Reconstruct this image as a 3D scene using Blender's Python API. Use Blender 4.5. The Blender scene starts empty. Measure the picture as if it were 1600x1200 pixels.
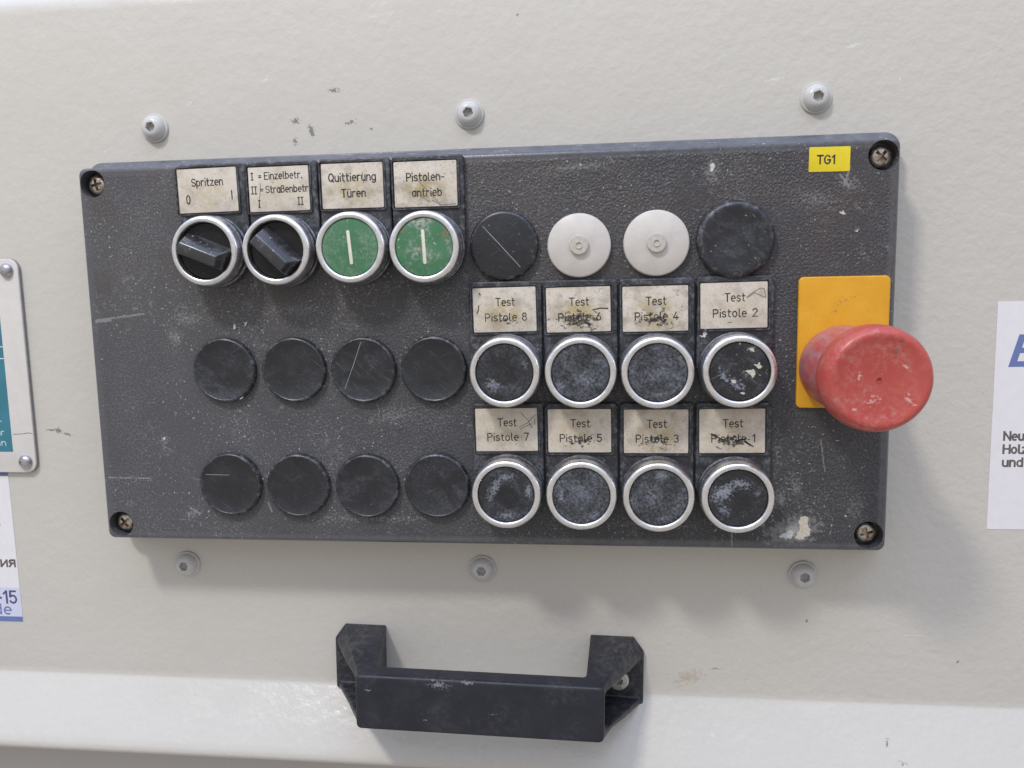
import bpy, bmesh, math, random
from mathutils import Matrix, Vector
random.seed(7)
sc = bpy.context.scene
COL = sc.collection
MM = 0.001

# ------------------------------------------------------------------ camera, light, exposure
# design space: x right, y up, z out of the wall towards the viewer, millimetres; Blender = (x, -z, y)
def W(x, y, z=0.0):
    return Vector((x*MM, -z*MM, y*MM))
CAM_C = (158.78, -15.35, 322.12)
CAM_R = ((0.99357208, -0.01959395, -0.11149259),
         (-0.00558788, -0.99219441, 0.12457380),
         (-0.11306324, -0.12315005, -0.98592635))
cd = bpy.data.cameras.new('camera'); cam = bpy.data.objects.new('camera', cd); COL.objects.link(cam)
r_, u_, b_ = W(*CAM_R[0])/MM, -W(*CAM_R[1])/MM, -W(*CAM_R[2])/MM
m = Matrix((r_, u_, b_)).transposed().to_4x4(); m.translation = W(*CAM_C)
cam.matrix_world = m
cd.sensor_width = 36.0; cd.lens = 36.0*1250/1600; cd.clip_start = 0.01; cd.clip_end = 50.0
sc.camera = cam

world = bpy.data.worlds.new('World'); sc.world = world; world.use_nodes = True
wn = world.node_tree; wn.nodes.clear()
wo = wn.nodes.new('ShaderNodeOutputWorld'); bg = wn.nodes.new('ShaderNodeBackground')
tc = wn.nodes.new('ShaderNodeTexCoord'); sx = wn.nodes.new('ShaderNodeSeparateXYZ')
mr = wn.nodes.new('ShaderNodeMapRange'); mr.inputs[1].default_value = -1.0
cr = wn.nodes.new('ShaderNodeValToRGB')
e = cr.color_ramp.elements
e[0].position = 0.0; e[0].color = (0.44, 0.43, 0.43, 1)
e[1].position = 1.0; e[1].color = (1.25, 1.46, 2.15, 1)
k = e.new(0.48); k.color = (0.60, 0.575, 0.55, 1)
k = e.new(0.62); k.color = (0.68, 0.67, 0.68, 1)
wn.links.new(tc.outputs['Generated'], sx.inputs[0]); wn.links.new(sx.outputs[2], mr.inputs[0])
wn.links.new(mr.outputs[0], cr.inputs[0]); wn.links.new(cr.outputs[0], bg.inputs[0])
bg.inputs[1].default_value = 0.66
wn.links.new(bg.outputs[0], wo.inputs[0])

def area(name, loc, target, sx_, sy_, watts, col):
    d = bpy.data.lights.new(name, 'AREA'); d.shape = 'RECTANGLE'
    d.size, d.size_y, d.energy, d.color = sx_, sy_, watts, col
    o = bpy.data.objects.new(name, d); COL.objects.link(o); o.location = W(*loc)
    o.rotation_euler = (W(*target)-W(*loc)).to_track_quat('-Z', 'Y').to_euler()
    return o
area('ceiling_lamp', (-330, 1050, 780), (110, -60, 0), 0.18, 0.14, 7.8, (1.0, 0.97, 0.92))
area('ceiling_tube', (420, 1500, 900), (110, -60, 0), 1.3, 0.16, 4.8, (0.74, 0.88, 1.12))

vs = sc.view_settings
sc.cycles.max_bounces = 6; sc.cycles.diffuse_bounces = 3; sc.cycles.glossy_bounces = 3
sc.display_settings.display_device = 'sRGB'
vs.view_transform = 'Standard'; vs.look = 'None'; vs.exposure = 0.34; vs.gamma = 1.0; vs.use_curve_mapping = False

# ------------------------------------------------------------------ node helpers
class G:
    """a little expression language over shader nodes"""
    def __init__(s, name):
        s.mat = bpy.data.materials.new(name); s.mat.use_nodes = True
        s.t = s.mat.node_tree; s.t.nodes.clear()
        s.out = s.t.nodes.new('ShaderNodeOutputMaterial')
        s.b = s.t.nodes.new('ShaderNodeBsdfPrincipled')
        s.t.links.new(s.b.outputs[0], s.out.inputs[0])
        tc = s.t.nodes.new('ShaderNodeTexCoord')
        sep = s.t.nodes.new('ShaderNodeSeparateXYZ'); s.t.links.new(tc.outputs['Object'], sep.inputs[0])
        s.x = s.m('MULTIPLY', sep.outputs[0], 1000.0)
        s.y = s.m('MULTIPLY', sep.outputs[2], 1000.0)
        s.z = s.m('MULTIPLY', sep.outputs[1], -1000.0)
        s.p = s.vec(s.x, s.y, s.z)
        s._info = None; s.shared = {}
    def put(s, sock, v):
        if hasattr(v, 'is_linked') or isinstance(v, bpy.types.NodeSocket): s.t.links.new(v, sock)
        else:
            if sock.type == 'RGBA' and len(v) == 3: v = (*v, 1)
            sock.default_value = v
    def m(s, op, a, b=0.0, c=0.0, clamp=False):
        n = s.t.nodes.new('ShaderNodeMath'); n.operation = op; n.use_clamp = clamp
        s.put(n.inputs[0], a); s.put(n.inputs[1], b); s.put(n.inputs[2], c); return n.outputs[0]
    def add(s, a, b): return s.m('ADD', a, b)
    def sub(s, a, b): return s.m('SUBTRACT', a, b)
    def mul(s, a, b): return s.m('MULTIPLY', a, b)
    def mx(s, a, b): return s.m('MAXIMUM', a, b)
    def vec(s, x, y, z):
        n = s.t.nodes.new('ShaderNodeCombineXYZ')
        for i, v in enumerate((x, y, z)): s.put(n.inputs[i], v)
        return n.outputs[0]
    def smooth(s, v, a, b, lo=0.0, hi=1.0):
        n = s.t.nodes.new('ShaderNodeMapRange'); n.interpolation_type = 'SMOOTHSTEP'
        s.put(n.inputs[0], v)
        for i, q in enumerate((a, b, lo, hi)): s.put(n.inputs[i+1], q)
        return n.outputs[0]
    def info(s):
        if not s._info: s._info = s.t.nodes.new('ShaderNodeObjectInfo')
        return s._info
    def seeded(s):
        """coordinates shifted by the object's own random value"""
        r = s.mul(s.info().outputs['Random'], 731.0)
        n = s.t.nodes.new('ShaderNodeVectorMath'); n.operation = 'ADD'
        s.put(n.inputs[0], s.p); s.put(n.inputs[1], s.vec(r, s.mul(r, .37), s.mul(r, .71))); return n.outputs[0]
    def par(s):
        n = s.t.nodes.new('ShaderNodeSeparateColor'); s.put(n.inputs[0], s.info().outputs['Color']); return n.outputs
    def noise(s, scale, detail=4.0, rough=0.55, p=None, stretch=None, dist=0.0, off=None):
        n = s.t.nodes.new('ShaderNodeTexNoise'); p = p or s.p
        if stretch or off:
            if stretch and len(stretch) > 3:
                m0 = s.t.nodes.new('ShaderNodeMapping'); s.put(m0.inputs[0], p); m0.inputs['Rotation'].default_value = (0, 0, stretch[3]); p = m0.outputs[0]
            mp = s.t.nodes.new('ShaderNodeMapping'); s.put(mp.inputs[0], p)
            if off: mp.inputs['Location'].default_value = off
            if stretch: mp.inputs['Scale'].default_value = stretch[:3]
            p = mp.outputs[0]
        s.put(n.inputs['Vector'], p)
        n.inputs['Scale'].default_value = scale; n.inputs['Detail'].default_value = detail
        n.inputs['Roughness'].default_value = rough; n.inputs['Distortion'].default_value = dist
        return n.outputs[0]
    def voro(s, scale, feature='F1', p=None):
        n = s.t.nodes.new('ShaderNodeTexVoronoi'); n.feature = feature
        s.put(n.inputs['Vector'], p or s.p); n.inputs['Scale'].default_value = scale
        return n.outputs['Distance']
    def mix(s, f, a, b):
        n = s.t.nodes.new('ShaderNodeMix'); n.data_type = 'RGBA'
        s.put(n.inputs[0], f); s.put(n.inputs[6], a); s.put(n.inputs[7], b); return n.outputs[2]
    def local(s, cx, cy, rot):
        """coordinates of a patch centred at cx,cy and turned by rot degrees"""
        c, q = math.cos(math.radians(rot)), math.sin(math.radians(rot))
        dx, dy = s.sub(s.x, cx), s.sub(s.y, cy)
        return s.add(s.mul(dx, c), s.mul(dy, q)), s.sub(s.mul(dy, c), s.mul(dx, q))
    def splat(s, cx, cy, rx, ry, rot=0, scale=.8, lo=.28, hi=.42, k=.5, stretch=None):
        u, v = s.local(cx, cy, rot)
        d = s.m('SQRT', s.add(s.m('POWER', s.mul(u, 1/rx), 2.0), s.m('POWER', s.mul(v, 1/ry), 2.0)))
        q = .5 if scale < .7 else 1.0
        if q not in s.shared: s.shared[q] = s.noise(q, 4, .64)
        n = s.shared[q]
        return s.smooth(s.sub(n, s.mul(d, k)), lo, hi)
    def seg(s, x0, y0, x1, y1, w, brk=.45):
        L = math.hypot(x1-x0, y1-y0)
        u, v = s.local((x0+x1)/2, (y0+y1)/2, math.degrees(math.atan2(y1-y0, x1-x0)))
        if 'w' not in s.shared: s.shared['w'] = s.noise(.25, 2); s.shared['b'] = s.noise(.9, 2)
        wob = s.mul(s.sub(s.shared['w'], .5), w*1.6)
        a = s.smooth(s.m('ABSOLUTE', s.add(v, wob)), w*.45, w, 1, 0)
        b = s.smooth(s.m('ABSOLUTE', u), L/2*.86, L/2, 1, 0)
        return s.mul(s.mul(a, b), s.smooth(s.shared['b'], brk-.12, brk+.08))
    def bump(s, h, dist, strength=1.0, normal=None):
        n = s.t.nodes.new('ShaderNodeBump'); n.inputs['Strength'].default_value = strength
        n.inputs['Distance'].default_value = dist; s.put(n.inputs['Height'], h)
        if normal: s.put(n.inputs['Normal'], normal)
        return n.outputs[0]
    def done(s, col, rough=.5, metal=0.0, spec=.5, normal=None, coat=0.0):
        s.put(s.b.inputs['Base Color'], col); s.put(s.b.inputs['Roughness'], rough)
        s.put(s.b.inputs['Metallic'], metal); s.put(s.b.inputs['Specular IOR Level'], spec)
        if normal: s.put(s.b.inputs['Normal'], normal)
        if coat: s.b.inputs['Coat Weight'].default_value = coat; s.b.inputs['Coat Roughness'].default_value = .15
        return s.mat

# ------------------------------------------------------------------ materials
def mat_wall(name, base):
    g = G(name)
    tint = g.noise(.012, 3)
    col = g.mix(tint, [c*.955 for c in base], [c*1.03 for c in base])
    fine = g.noise(.5, 3)
    col = g.mix(g.smooth(fine, .35, .75, 0, .10), col, (.50, .48, .44))
    # scuffs left by tools and cables
    dark = None
    for a in ((27.5, 56.5, 4.5, 3.5, 20, 0.9, .27, .42), (34.5, 52.2, 2.2, 5.0, 15, 1.1, .20, .34), (27, 48, 3.5, 4.5, 0, 1.1, .31, .44),
              (45.5, 68.5, 6.0, 2.2, -6, .9, .26, .40), (52, 55, 7, 3, 10, 1.2, .33, .46), (61, 52, 3, 2, 0, 1.2, .38, .46),
              (-95.5, -79.2, 2.6, 2.0, -10, .9, .14, .32), (-99.5, -79, 5, 1.3, 2, .8, .22, .38), (-91, -81, 5, 1.2, -14, .8, .22, .38),
              (208, -186.0, 9, 1.2, 4, 1.2, .38, .46), (246, -163, 1.2, 2.2, 0, 1.0, .3, .42), (309, -179, 1.2, 2.2, 0, 1.0, .3, .42),
              (278, -212, 1.6, 4.5, -10, .9, .32, .42), (283, -218, 5, 3, 0, 1.0, .40, .48), (125, 95, 6, 2, 0, 1.2, .42, .5)):
        q = g.splat(*a); dark = q if dark is None else g.mx(dark, q)
    col = g.mix(g.mul(dark, .72), col, (.11, .105, .10))
    st = g.splat(196, -190.5, 13, 6.5, 12, .45, .18, .55, .45)
    col = g.mix(g.mul(st, .5), col, (.42, .30, .18))
    st = g.splat(250, -158, 12, 5, 0, .4, .3, .6, .5)
    col = g.mix(g.mul(st, .12), col, (.40, .34, .26))
    lt = None
    for a in ((228, 64.5, 10, 1.3, 9, 1.0, .30, .42), (258, 76, 7, 2.6, 8, 1.0, .32, .44), (276, 62.5, 2.5, 1.2, -40, 1.0, .3, .4),
              (15, 74, 10, 4, 10, 1.2, .42, .5), (70, 59.5, 2.2, .9, 20, 1, .28, .38), (-20, 66, 5, 3, 0, 1.2, .42, .5), (290, -168, 9, .35, 0, .4, .2, .3),
              (205, -212, 9, 2.4, -4, 1.3, .44, .50), (118, -210, 9, 4, -4, 1.3, .45, .50)):
        q = g.splat(*a); lt = q if lt is None else g.mx(lt, q)
    col = g.mix(g.mul(lt, .6), col, (.80, .78, .74))
    sp = g.smooth(g.noise(.22, 2, .5, off=(50, 9, 0)), .80, .83)
    col = g.mix(g.mul(sp, .5), col, (.85, .84, .80))
    peel = g.noise(.30, 3.0, .5); fine = g.noise(1.1, 2.0, .5)
    n = g.bump(g.add(g.mul(peel, g.smooth(g.x, 40.0, 300.0, .65, 1.15)), g.mul(g.noise(.06, 2), 1.3)), .00050, .56); n = g.bump(fine, .00010, .32, n)
    rough = g.smooth(g.noise(.05, 4, .6), .3, .7, .16, .30)
    return g.done(col, rough, 0, .5, n)

def mat_lid():
    g = G('grained_black_plastic')
    g.x, g.y = g.add(g.x, 104.9), g.sub(g.y, 43.5)      # measured from the first button
    g.p = g.vec(g.x, g.y, g.z)
    border = g.smooth(g.mx(g.sub(g.m('ABSOLUTE', g.sub(g.x, 104.9)), 165.2), g.sub(g.m('ABSOLUTE', g.add(g.y, 43.5)), 80.2)), -4.2, -2.6)
    low = g.noise(.018, 4, .6)
    warm = g.smooth(g.y, -60.0, 20.0)
    c0 = g.mix(warm, (.056, .056, .061), (.066, .058, .056))
    col = g.mix(g.smooth(low, .35, .68), c0, (.050, .049, .052))
    # patchy dry dust rubbed into the grain, and light from the left put into the colour
    grain = g.noise(1.2, 6, .72); fineg = g.noise(1.7, 3, .65)
    patch = g.smooth(g.noise(.030, 4, .6, off=(3, 8, 1)), .38, .70)
    left_light = g.smooth(g.add(g.x, g.mul(g.sub(low, .5), 160.0)), 190.0, -50.0)
    col = g.mix(g.mul(left_light, .26), col, (.16, .155, .155))  # paler grey towards the left: lamp light from that side painted in
    d1 = g.mul(g.smooth(grain, .46, .70), g.add(g.mul(patch, .55), g.add(.10, g.mul(left_light, .2))))
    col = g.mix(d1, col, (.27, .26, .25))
    d2 = g.mul(g.smooth(fineg, .60, .72), g.smooth(g.noise(.05, 3, .5, off=(70, 3, 1)), .45, .65))
    col = g.mix(g.mul(d2, .55), col, (.40, .39, .37))
    # flecks of paint
    f1 = g.mul(g.smooth(g.noise(.75, 4, .65, off=(9, 2, 4)), .625, .665), g.smooth(g.noise(.035, 3, .6, off=(31, 2, 0)), .43, .56))
    col = g.mix(g.mul(f1, .85), col, (.56, .54, .50))
    f2 = g.smooth(g.noise(.33, 3, .6, off=(19, 42, 4)), .73, .76)
    col = g.mix(g.mul(f2, .35), col, (.42, .40, .37))
    # white marks with a place of their own
    scr = g.mx(g.smooth(g.noise(.9, 3, .6, stretch=(.10, 1.5, 1, .5)), .66, .72), g.smooth(g.noise(.9, 3, .6, stretch=(.10, 1.5, 1, -.9), off=(7, 7, 7)), .67, .73))
    scr = g.mul(scr, g.smooth(g.noise(.04, 3, .6, off=(12, 5, 1)), .44, .60))
    col = g.mix(g.mul(scr, .42), col, (.33, .32, .31))
    ov = g.mul(g.smooth(g.noise(.28, 6, .74, dist=1.2), .545, .66), g.smooth(g.noise(.028, 3, .6, off=(44, 5, 1)), .46, .62))
    col = g.mix(g.mul(ov, .42), col, (.33, .32, .30))
    brn = g.mul(g.smooth(g.noise(.05, 5, .6, off=(4, 15, 1)), .50, .68), g.smooth(g.y, -45.0, -5.0))
    col = g.mix(g.mul(brn, .35), col, (.085, .062, .05))
    wm = None
    for a in ((234, -116, 11, 6, 18, .5, .14, .30), (228, -103, 11, 6, 40, 1.0, .34, .52), (235, -98, 4, 8, 0, 1.0, .34, .50), (220, -110, 11, 9, 0, 1.0, .40, .60),
              (201, 27, 5, 9, 0, 1.0, .30, .50), (150, 30, 34, 4, 3, 1.0, .36, .54), (212, 12, 9, 18, 0, 1.0, .40, .60), (240, 15, 22, 9, -8, 1.0, .38, .58),
              (-16, -27, 17, 6, 0, 1.0, .36, .54), (-22, -35, 6, 8, 0, 1.0, .34, .52), (30, -24, 40, 7, 0, 1.0, .40, .60), (72, -69, 24, 9, 10, 1.0, .38, .58),
              (-30, -79, 5, 4, 0, 1.0, .36, .5), (60, -113, 70, 4, 0, 1.0, .40, .56), (-20, -112, 10, 5, 20, 1.0, .36, .52), (252, 20, 12, 6, -20, 1.0, .36, .54),
              (227, -80, 7, 26, 0, 1.0, .40, .60), (215, -33, 6, 22, 0, 1.0, .38, .56), (180, -114, 60, 5, 0, 1.0, .40, .56), (118, -6, 16, 8, 0, 1.0, .42, .60), (258, -105, 12, 16, 0, 1.0, .42, .58)):
        a = list(a); a += [.30]
        q = g.splat(*a); wm = q if wm is None else g.mx(wm, q)
    core = g.splat(234, -116, 9, 5, 18, .5, .22, .34)
    col = g.mix(g.mul(wm, .40), col, (.38, .37, .35)); col = g.mix(g.mul(core, .5), col, (.50, .50, .47))
    col = g.mix(g.mul(border, g.smooth(g.noise(.3, 4, .65, off=(3, 3, 3)), .62, .40)), col, (.085, .086, .094))
    sg = None
    for a in ((-58, -27, -34, -24.5, .55, .40), (-58.5, -96, -37, -96.3, .45, .42), (-58, -27.4, -50, -26.8, 1.0, .3), (-21, -109, -16, -112, .5, .3), (15, -106, 16.5, -111, .5, .3), (210, -110, 210.5, -123, .4, .4), (248, 24, 252, 19, .5, .3), (252, 27, 250, 19, .5, .3), (244, -78, 246, -92, .35, .4)):
        q = g.seg(*a); sg = q if sg is None else g.mx(sg, q)
    col = g.mix(g.mul(sg, .55), col, (.34, .33, .32))
    # leather grain
    wob = g.t.nodes.new('ShaderNodeVectorMath'); wob.operation = 'ADD'
    nz = g.t.nodes.new('ShaderNodeTexNoise'); nz.inputs['Scale'].default_value = .8; g.put(nz.inputs['Vector'], g.p)
    g.put(wob.inputs[0], g.p); g.put(wob.inputs[1], nz.outputs['Color'])
    cell = g.smooth(g.voro(.62, 'DISTANCE_TO_EDGE', wob.outputs[0]), 0, .32)
    soft = g.noise(.55, 4, .6)
    h = g.mul(g.add(g.mul(cell, g.smooth(g.noise(.03, 2), .35, .6, .25, .80)), g.mul(soft, .9)), g.mul(g.sub(1.25, g.mul(left_light, .95)), g.sub(1.0, g.mul(border, .9))))
    n = g.bump(h, .00036, .55); n = g.bump(fineg, .00008, .4, n)
    rough = g.sub(g.smooth(g.add(d1, wm), 0, .6, .46, .85), g.mul(border, .17))
    return g.done(col, rough, 0, g.add(.42, g.mul(border, .5)), n)

def mat_rim():
    g = G('smooth_box_plastic')
    col = g.mix(g.smooth(g.noise(.2, 4), .35, .7), (.085, .088, .100), (.125, .128, .140))
    w = g.mul(g.smooth(g.noise(.5, 5, .7, stretch=(.25, 1, 1)), .60, .68), .6)
    col = g.mix(w, col, (.42, .43, .44))
    n = g.bump(g.noise(.8, 4), .0002, .3)
    return g.done(col, .33, 0, .9, n)

def mat_black(name, base=(.020, .020, .022), dust=(.22, .23, .25), rough=.42, spec=.5, haze=.0, marks=()):
    g = G(name); p = g.seeded(); P = g.par()
    amt = P[0]                                         # object colour red: how dusty this piece is
    al = g.info().outputs['Alpha']                     # alpha: how much of the middle has been rubbed clean by fingers
    rr = g.m('SQRT', g.add(g.m('POWER', g.sub(g.x, .8), 2.0), g.m('POWER', g.add(g.y, 1.2), 2.0)))
    clean = g.smooth(g.add(rr, g.mul(g.sub(g.noise(.2, 3, .6, p), .5), 9.0)), 6.0, 3.5)
    amt = g.mul(amt, g.sub(1.0, g.mul(g.mul(clean, al), .92)))
    lo = g.smooth(g.noise(.10, 4, .60, p, dist=.8), .40, .66)
    grit = g.noise(.9, 6, .75, p)
    smear = g.noise(.30, 6, .72, p, stretch=(.45, 1.0, 1, .6), dist=.6)
    fine_ = g.mul(g.smooth(grit, .36, .66), haze)
    d = g.mul(g.add(fine_, g.add(g.mul(lo, g.add(g.mul(g.smooth(grit, .42, .76), .62), .10)), g.mul(g.smooth(smear, .50, .76), .36))), amt)
    for a in marks: d = g.add(d, g.mul(g.splat(*a[:-1]), a[-1]))
    col = g.mix(g.m('MULTIPLY', d, 1.0, clamp=True), base, dust)
    r0 = g.m('SQRT', g.add(g.m('POWER', g.x, 2.0), g.m('POWER', g.y, 2.0)))
    rim = g.mul(g.smooth(r0, 11.9, 13.3), g.smooth(g.noise(.35, 5, .7, p, off=(9, 1, 1)), .48, .66))
    col = g.mix(g.mul(rim, .55), col, (.20, .20, .21))
    fl = g.mul(g.smooth(g.noise(.55, 4, .65, p, off=(4, 4, 4)), .68, .71), P[1])   # green: paint flecks
    col = g.mix(fl, col, (.55, .54, .50))
    sc_ = g.smooth(g.noise(1.2, 2, .5, p, stretch=(.06, 1.6, 1, .7)), .69, .73)
    sc2 = g.smooth(g.noise(1.0, 2, .5, p, stretch=(.07, 1.7, 1, -.5), off=(3, 3, 3)), .70, .74)
    col = g.mix(g.mul(g.mx(sc_, sc2), g.mul(P[2], .35)), col, (.34, .35, .37))      # blue: scratches
    n = g.bump(g.add(g.noise(.35, 4, .6, p), g.mul(grit, .3)), .00025, .5)
    r = g.smooth(d, 0, .5, rough, .8)
    return g.done(col, r, 0, spec, n)

def mat_green():
    g = G('worn_green_plastic'); p = g.seeded(); P = g.par()
    col = g.mix(g.smooth(g.noise(.08, 3, .6, p), .35, .7), (.052, .178, .080), (.080, .222, .110))
    dust = g.mul(g.mul(g.smooth(g.noise(.7, 6, .72, p), .40, .70), g.smooth(g.noise(.09, 3, .6, p, off=(7, 1, 0)), .36, .60)), P[0])
    col = g.mix(dust, col, (.36, .38, .32))
    fl = g.mul(g.smooth(g.noise(.42, 5, .68, p, off=(4, 4, 4)), .63, .68), P[1])
    col = g.mix(fl, col, (.52, .50, .42))
    br = g.mul(g.smooth(g.noise(.22, 5, .65, p, off=(14, 4, 4)), .58, .68), P[2])
    col = g.mix(br, col, (.26, .14, .09))
    n = g.bump(g.noise(.5, 5, .65, p), .0002, .4)
    return g.done(col, .42, 0, .5, n)

def mat_chrome():
    g = G('worn_chrome'); p = g.seeded()
    t = g.noise(.25, 4, .65, p)
    col = g.mix(g.smooth(t, .4, .75), (.93, .92, .91), (.80, .77, .74))
    spots = g.smooth(g.noise(1.0, 4, .7, p, off=(2, 2, 2)), .64, .70)
    col = g.mix(g.mul(spots, .45), col, (.34, .31, .28))
    rough = g.smooth(g.noise(.8, 4, .6, p), .3, .7, .26, .40)
    n = g.bump(g.noise(.25, 3, .55, p), .0002, .2)
    return g.done(col, rough, 1.0, .5, n)

def mat_dullmetal():
    g = G('dull_collar_metal'); p = g.seeded()
    t = g.smooth(g.noise(.4, 5, .7, p), .42, .70)
    col = g.mix(t, (.30, .30, .32), (.10, .095, .09))
    return g.done(col, .36, .9, .5, g.bump(g.noise(.9, 4, .6, p), .0002, .3))

def mat_screw(name='tarnished_screw_metal', a=(.62, .55, .46), b=(.20, .13, .08)):
    g = G(name); p = g.seeded()
    col = g.mix(g.smooth(g.noise(.45, 4, .65, p), .42, .68), a, b)
    return g.done(col, g.smooth(g.noise(.7, 3, .6, p), .3, .7, .25, .5), .9, .5, g.bump(g.noise(.6, 3, .6, p), .0002, .4))

def mat_insert():
    g = G('yellowed_legend_card'); p = g.seeded(); P = g.par()
    col = g.mix(g.smooth(g.noise(.14, 4, .6, p), .35, .65), (.68, .615, .515), (.63, .555, .445))
    edge = g.smooth(g.m('SQRT', g.add(g.m('POWER', g.mul(g.x, 1/12.5), 2.0), g.m('POWER', g.mul(g.add(g.y, 2.0), 1/8.5), 2.0))), .3, 1.0, 1, 0)
    ye = g.mul(g.mul(g.smooth(g.noise(.22, 5, .65, p, off=(5, 5, 5)), .34, .60), edge), P[1])
    col = g.mix(g.mul(ye, .95), col, (.46, .36, .17))
    gr = g.mul(g.smooth(g.noise(.9, 6, .75, p), .52, .72), g.add(.30, g.mul(P[1], .55)))
    col = g.mix(gr, col, (.20, .16, .10))
    bl = g.mul(g.smooth(g.noise(.16, 5, .62, p, off=(35, 5, 5)), .46, .68), g.add(.25, g.mul(P[1], .35)))
    col = g.mix(bl, col, (.30, .26, .20))
    sp = g.smooth(g.noise(.55, 4, .65, p, off=(15, 5, 5)), .67, .70)
    col = g.mix(g.mul(sp, .6), col, (.10, .085, .06))
    # black rubbed marks across the second line of writing
    d = g.m('SQRT', g.add(g.m('POWER', g.mul(g.x, 1/10.0), 2.0), g.m('POWER', g.mul(g.add(g.y, 4.4), 1/4.2), 2.0)))
    v = g.sub(g.noise(.55, 5, .65, p, off=(25, 5, 5), stretch=(.7, 1.2, 1)), g.mul(d, .22))
    mk = g.smooth(g.add(v, g.mul(P[0], .22)), .545, .63)
    col = g.mix(g.mul(g.mul(mk, g.smooth(P[0], .02, .2)), g.smooth(g.noise(1.0, 4, .7, p, off=(3, 9, 1)), .40, .56, .62, 1.0)), col, (.025, .025, .032))
    return g.done(col, .42, 0, .45, g.bump(g.noise(.7, 4, .6, p), .00015, .3))

def mat_red():
    g = G('worn_red_plastic')
    col = g.mix(g.smooth(g.noise(.06, 4, .6), .35, .68), (.45, .042, .032), (.49, .070, .054))
    rubbed = g.mul(g.smooth(g.noise(.5, 6, .7), .40, .72), g.smooth(g.noise(.07, 3, .6, off=(9, 2, 2)), .40, .62))
    col = g.mix(g.add(g.mul(rubbed, .50), .10), col, (.56, .27, .22))
    side = g.smooth(g.z, 34.0, 22.0)
    gr = g.mul(g.add(g.smooth(g.noise(.22, 6, .7, stretch=(1, 1, .5)), .40, .62), .35), side)
    col = g.mix(g.m('MULTIPLY', gr, .55, clamp=True), col, (.40, .22, .24))
    wm = None
    for a in ((-2, -7, 9, 6, 25, .9, .40, .52), (10, -7, 4, 9, 25, 1.0, .41, .50), (8, 4.8, 3, 1.6, -30, 1.0, .30, .42), (-8, -10, 5, 1.5, 0, 1, .38, .46), (-6.5, 1.5, 4, 5, 0, 1.0, .42, .52)):
        q = g.splat(*a); wm = q if wm is None else g.mx(wm, q)
    col = g.mix(g.mul(wm, .6), col, (.68, .50, .44))
    dk = g.mx(g.splat(4.5, 9.5, 3.0, 2.4, 0, .6, .22, .5), g.splat(6.2, 13, 1.8, 1.3, 0, .8, .2, .45))
    col = g.mix(g.mul(dk, .5), col, (.10, .05, .045))
    fl = g.smooth(g.noise(.9, 4, .65, off=(4, 4, 4)), .68, .71)
    col = g.mix(g.mul(fl, .5), col, (.72, .55, .50))
    n = g.bump(g.noise(.45, 5, .65), .0003, .4)
    return g.done(col, g.smooth(g.noise(.3, 4), .3, .7, .29, .48), 0, .5, n)

def mat_plain(name, col, rough=.5, var=.06, spec=.5, scale=.2, bump=.0001, metal=0):
    g = G(name)
    c = g.mix(g.smooth(g.noise(scale, 5, .62), .3, .7), [q*(1-var) for q in col], [min(1, q*(1+var)) for q in col])
    return g.done(c, rough, metal, spec, g.bump(g.noise(.8, 3), bump, .3))

def mat_yellow():
    g = G('dusty_yellow_plastic')
    col = g.mix(g.smooth(g.noise(.08, 4, .6), .35, .68), (.72, .345, .012), (.78, .395, .022))
    d = g.mul(g.smooth(g.noise(.6, 5, .7), .52, .75), g.smooth(g.noise(.06, 3), .45, .65))
    col = g.mix(g.mul(d, .45), col, (.42, .22, .06))
    for a in ((-3.5, 12, 5, 2, 10, .9, .38, .48), (-2.5, 12.5, 1.2, 1, 0, 1, .25, .4), (3.8, 17.5, .5, .5, 0, 1, .1, .3), (0, 16, 12, 8, 20, .8, .46, .55)):
        col = g.mix(g.mul(g.splat(*a), .5), col, (.22, .14, .07))
    return g.done(col, .42, 0, .5, g.bump(g.noise(.4, 4), .0002, .3))

def mat_handle():
    g = G('matt_black_nylon')
    col = g.mix(g.smooth(g.noise(.10, 4), .35, .7), (.015, .016, .022), (.022, .023, .030))
    up = g.smooth(g.noise(.5, 6, .72), .42, .72)
    rub = g.smooth(g.noise(.05, 3, .6, off=(2, 5, 1)), .40, .66)
    col = g.mix(g.mul(g.mul(up, rub), .26), col, (.14, .14, .145))
    feet = g.smooth(g.m('ABSOLUTE', g.x), 44.0, 56.0)
    ft = g.mul(g.mul(g.smooth(g.noise(.3, 6, .7, off=(8, 1, 1)), .42, .66), feet), g.smooth(g.z, 40.0, 26.0))
    col = g.mix(g.mul(ft, .24), col, (.20, .19, .175))
    w = g.mx(g.splat(-14, 9.5, 11, 3.5, -4, .9, .30, .48), g.mx(g.splat(-2, 11, 8, 1.8, -3, .9, .34, .48), g.splat(-44, 6, 6, 5, 0, 1.0, .44, .54)))
    w = g.mx(w, g.mx(g.splat(8, -2, 4, 1.0, 10, .9, .36, .46), g.splat(-20, -6, 5, 1.5, 12, .9, .40, .5)))
    col = g.mix(g.mul(w, .6), col, (.36, .37, .38))
    sp = g.smooth(g.noise(.9, 4, .6, off=(1, 7, 7)), .70, .73)
    col = g.mix(g.mul(sp, .35), col, (.35, .35, .36))
    n = g.bump(g.noise(1.4, 3, .6), .00018, .5)
    return g.done(col, g.smooth(g.noise(.2, 4), .3, .7, .42, .56), 0, .5, n)

def mat_ink():
    g = G('worn_engraving_ink'); p = g.seeded()
    col = g.mix(g.smooth(g.noise(.5, 4, .65, p), .50, .68), (.018, .017, .017), (.16, .135, .10))
    return g.done(col, .6)

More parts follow.
